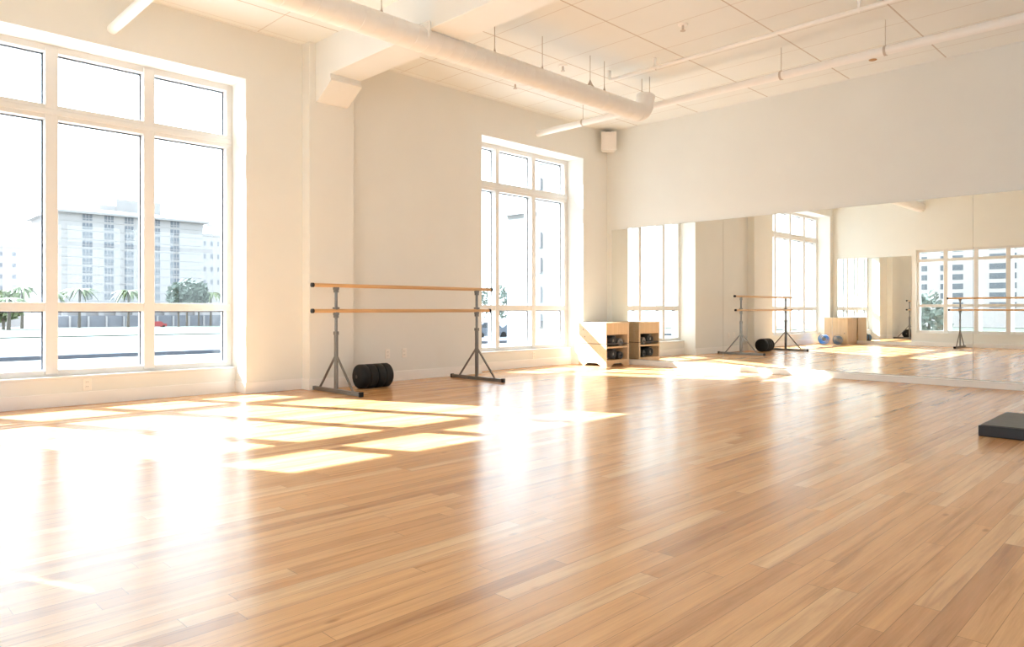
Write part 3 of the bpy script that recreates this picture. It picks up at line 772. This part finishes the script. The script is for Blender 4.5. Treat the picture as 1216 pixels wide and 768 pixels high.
for dy in (-1.3, 1.3):
    for dx in (-.8, .8):
        bm = BM(); tube(bm, [(X + dx - .1, Y + dy, z + .02), (X + dx + .1, Y + dy, z + .02)], .34, 16); obj('wheel', bm, M['rubber'], r)

# house seen through the second window
HY = 29.4
def PX_(px, Y): r_ = (px - 608) / 843; return -Y * (1 - r_) / (1 + r_)
hx0, hx1 = PX_(602, HY), PX_(668, HY); hz = -1.9; he = Z(254, hx0, HY)
r = thing('white_house', 'white house with a red hipped roof outside the second window', 'building', ((hx0 + hx1) / 2, HY + 6, hz))
bm = BM(); box(bm, hx0, hx1, HY, HY + 12, hz, he); obj('body', bm, M['facadelit'], r)
bm = BM(); e = .15
A = [bm.verts.new(p) for p in ((hx0 - e, HY - e, he), (hx1 + e, HY - e, he), (hx1 + e, HY + 12 + e, he), (hx0 - e, HY + 12 + e, he))]
B = [bm.verts.new((hx0 + 4, HY + 6, he + 3.0)), bm.verts.new((hx1 - 1, HY + 6, he + 3.0))]
bm.faces.new((A[0], A[1], B[1], B[0])); bm.faces.new((A[1], A[2], B[1])); bm.faces.new((A[2], A[3], B[0], B[1])); bm.faces.new((A[3], A[0], B[0])); bm.faces.new(A[::-1])
obj('roof', bm, M['rooftile'], r)
bm = BM(); box(bm, hx0 - e, hx1 + e, HY - e, HY - e + .12, he - .12, he + .04); obj('gutter', bm, M['roofpale'], r)
T0, T1, TY = PX_(637.5, 27.5), PX_(690, 27.5), 27.5
r = thing('white_tower_block', 'tall white block with narrow windows beside the red roofed house', 'building', ((T0 + T1) / 2, TY + 5, hz))
tt = Z(196, T0, TY)
bm = BM(); box(bm, T0, T1, TY, HY - .7, hz, tt); obj('body', bm, M['facadelit'], r)
bm = BM(); box(bm, T0 - .03, T1 + .03, TY - .03, HY - .7, tt, tt + .3); obj('parapet', bm, M['facadelit'], r)
win_grid(r, ('Y', TY, -1), [(PX_(639.5, TY), PX_(643, TY))], [(Z(b, T0, TY), Z(a, T0, TY)) for a, b in ((212, 226), (276, 294), (306, 324), (340, 358), (372, 388))], M['podium'])
leafy('garden_tree', (-66, P(590, -66), Z(358, -66, P(590, -66))), 2.2, 3.0, 2.2, M['leafdark'], 'green tree beyond the parked cars outside the second window', n=420, leaf=.32, seed=21, zb=tz(-66, 62))
def car(px, X, label, s=1):
    Y = P(px, X); zb = tz(X, Y)
    r = thing('parked_car', label, 'car', (X, Y, zb), 'cars outside the second window')
    z = zb + .28
    bm = BM(); prism(bm, [(Y - 2.15, z), (Y + 2.15, z), (Y + 2.2, z + .45), (Y + 1.9, z + .66), (Y + 1.15, z + .72), (Y + .5, z + 1.2), (Y - .95, z + 1.22), (Y - 1.7, z + .74), (Y - 2.15, z + .62)], 'X', X - .85, X + .85); obj('body', bm, M['car'], r)
    bm = BM(); prism(bm, [(Y + 1.0, z + .74), (Y + .46, z + 1.14), (Y - .9, z + 1.15), (Y - 1.5, z + .75)], 'X', X - .862, X + .862); obj('side_glass', bm, M['cardark'], r)
    for dy in (-1.35, 1.35):
        for dx in (-.78, .78):
            bm = BM(); tube(bm, [(X + dx - .1, Y + dy, z + .04), (X + dx + .1, Y + dy, z + .04)], .32, 18); obj('wheel', bm, M['rubber'], r)
car(577, -46, 'silver car parked outside, partly behind the window edge')
car(606, -51, 'silver car parked outside in the middle pane of the second window')

# tower behind the back windows (seen in the mirror)
TYB = -185.0
r = thing('residential_tower', 'tall banded tower seen through the windows in the mirror', 'building', (-40, TYB - 10, -4))
bm = BM(); box(bm, -78, 2, TYB - 20, TYB, -4, 70); obj('body', bm, M['tower'], r)
cols = [(-66, -62), (-58.5, -53.5), (-50.5, -45.5), (-40, -34.5), (-22, -17)]
win_grid(r, ('Y', TYB, 1), cols, [(1.2 + 2.35 * k, 2.6 + 2.35 * k) for k in range(18)], M['wind'])
bm = strip('', -76, 30, -183, -84, .12, M['grass'], '', '', .2)
o = obj('lawn_grass', bm, M['grass']); o['kind'] = 'stuff'; o['label'] = 'green lawn before the banded tower in the mirror'; o['category'] = 'grass'
leafy('shrub', (-7.1, -8.0, .55), .75, .7, .95, M['leafdark'], 'bushy dark shrub outside the far windows in the mirror', n=500, leaf=.13, seed=31, zb=-.95, trunk=False)

# ------------------------------------------------------------------ light
w = bpy.data.worlds.new('World'); scn.world = w; w.use_nodes = True
nt = w.node_tree; bg = nt.nodes['Background']
g = G(nt); tc = N(nt, 'ShaderNodeTexCoord'); sp = N(nt, 'ShaderNodeSeparateXYZ'); nt.links.new(tc.outputs['Generated'], sp.inputs[0])
nt.links.new(g.ramp(sp.outputs[2], [(0, (.80, .93, 1.0)), (.5, (.73, .90, 1.0)), (1, (.68, .87, 1.0))]), bg.inputs['Color'])
bg.inputs['Strength'].default_value = SKY
sun = bpy.data.lights.new('sun', 'SUN'); sun.energy = SUN; sun.angle = radians(.6); sun.color = (.83, .97, 1.06)
so = bpy.data.objects.new('sun', sun); C.objects.link(so)
so.rotation_euler = Vector((1.28, .58, -1)).to_track_quat('-Z', 'Y').to_euler(); so.location = (-20, -9, 18)
def portal(name, loc, rot, sx, sy):
    l = bpy.data.lights.new(name, 'AREA'); l.shape = 'RECTANGLE'; l.size = sx; l.size_y = sy; l.cycles.is_portal = True
    o = bpy.data.objects.new(name, l); C.objects.link(o); o.location = loc; o.rotation_euler = rot
# area lights shine along local -Z
portal('portal_window', (XO - .03, sum(W1)/2, 1.8), (0, -pi/2, 0), 3.1, W1[1]-W1[0])
portal('portal_window', (XO - .03, sum(W2)/2, 1.8), (0, -pi/2, 0), 3.1, W2[1]-W2[0])
portal('portal_window', ((BX0+BX1)/2, YB - .5, (BZ0+BZ1)/2), (pi/2, 0, 0), BX1-BX0, BZ1-BZ0)
portal('portal_window', (XR + .28, (RY0+RY1)/2, (RZ0+RZ1)/2), (0, pi/2, 0), RZ1-RZ0, RY1-RY0)

# ------------------------------------------------------------------ camera
cam = bpy.data.cameras.new('camera'); cam.sensor_width = 36; cam.lens = 843 / 1216 * 36; cam.shift_y = -17 / 1216
cam.clip_start = .05; cam.clip_end = 2000
co = bpy.data.objects.new('camera', cam); C.objects.link(co); co.location = (0, 0, .9); co.rotation_euler = (pi/2, 0, pi/4)
scn.camera = co

# ------------------------------------------------------------------ render settings
scn.view_settings.view_transform = 'Standard'; scn.view_settings.look = 'None'
scn.view_settings.exposure = EXPOSURE; scn.view_settings.gamma = 1.0; scn.view_settings.use_curve_mapping = False
cy = scn.cycles
cy.max_bounces = 14; cy.diffuse_bounces = 8; cy.glossy_bounces = 8; cy.transparent_max_bounces = 24
cy.sample_clamp_indirect = 12.0; cy.use_denoising = True; cy.blur_glossy = .5
cy.caustics_reflective = True; cy.caustics_refractive = False
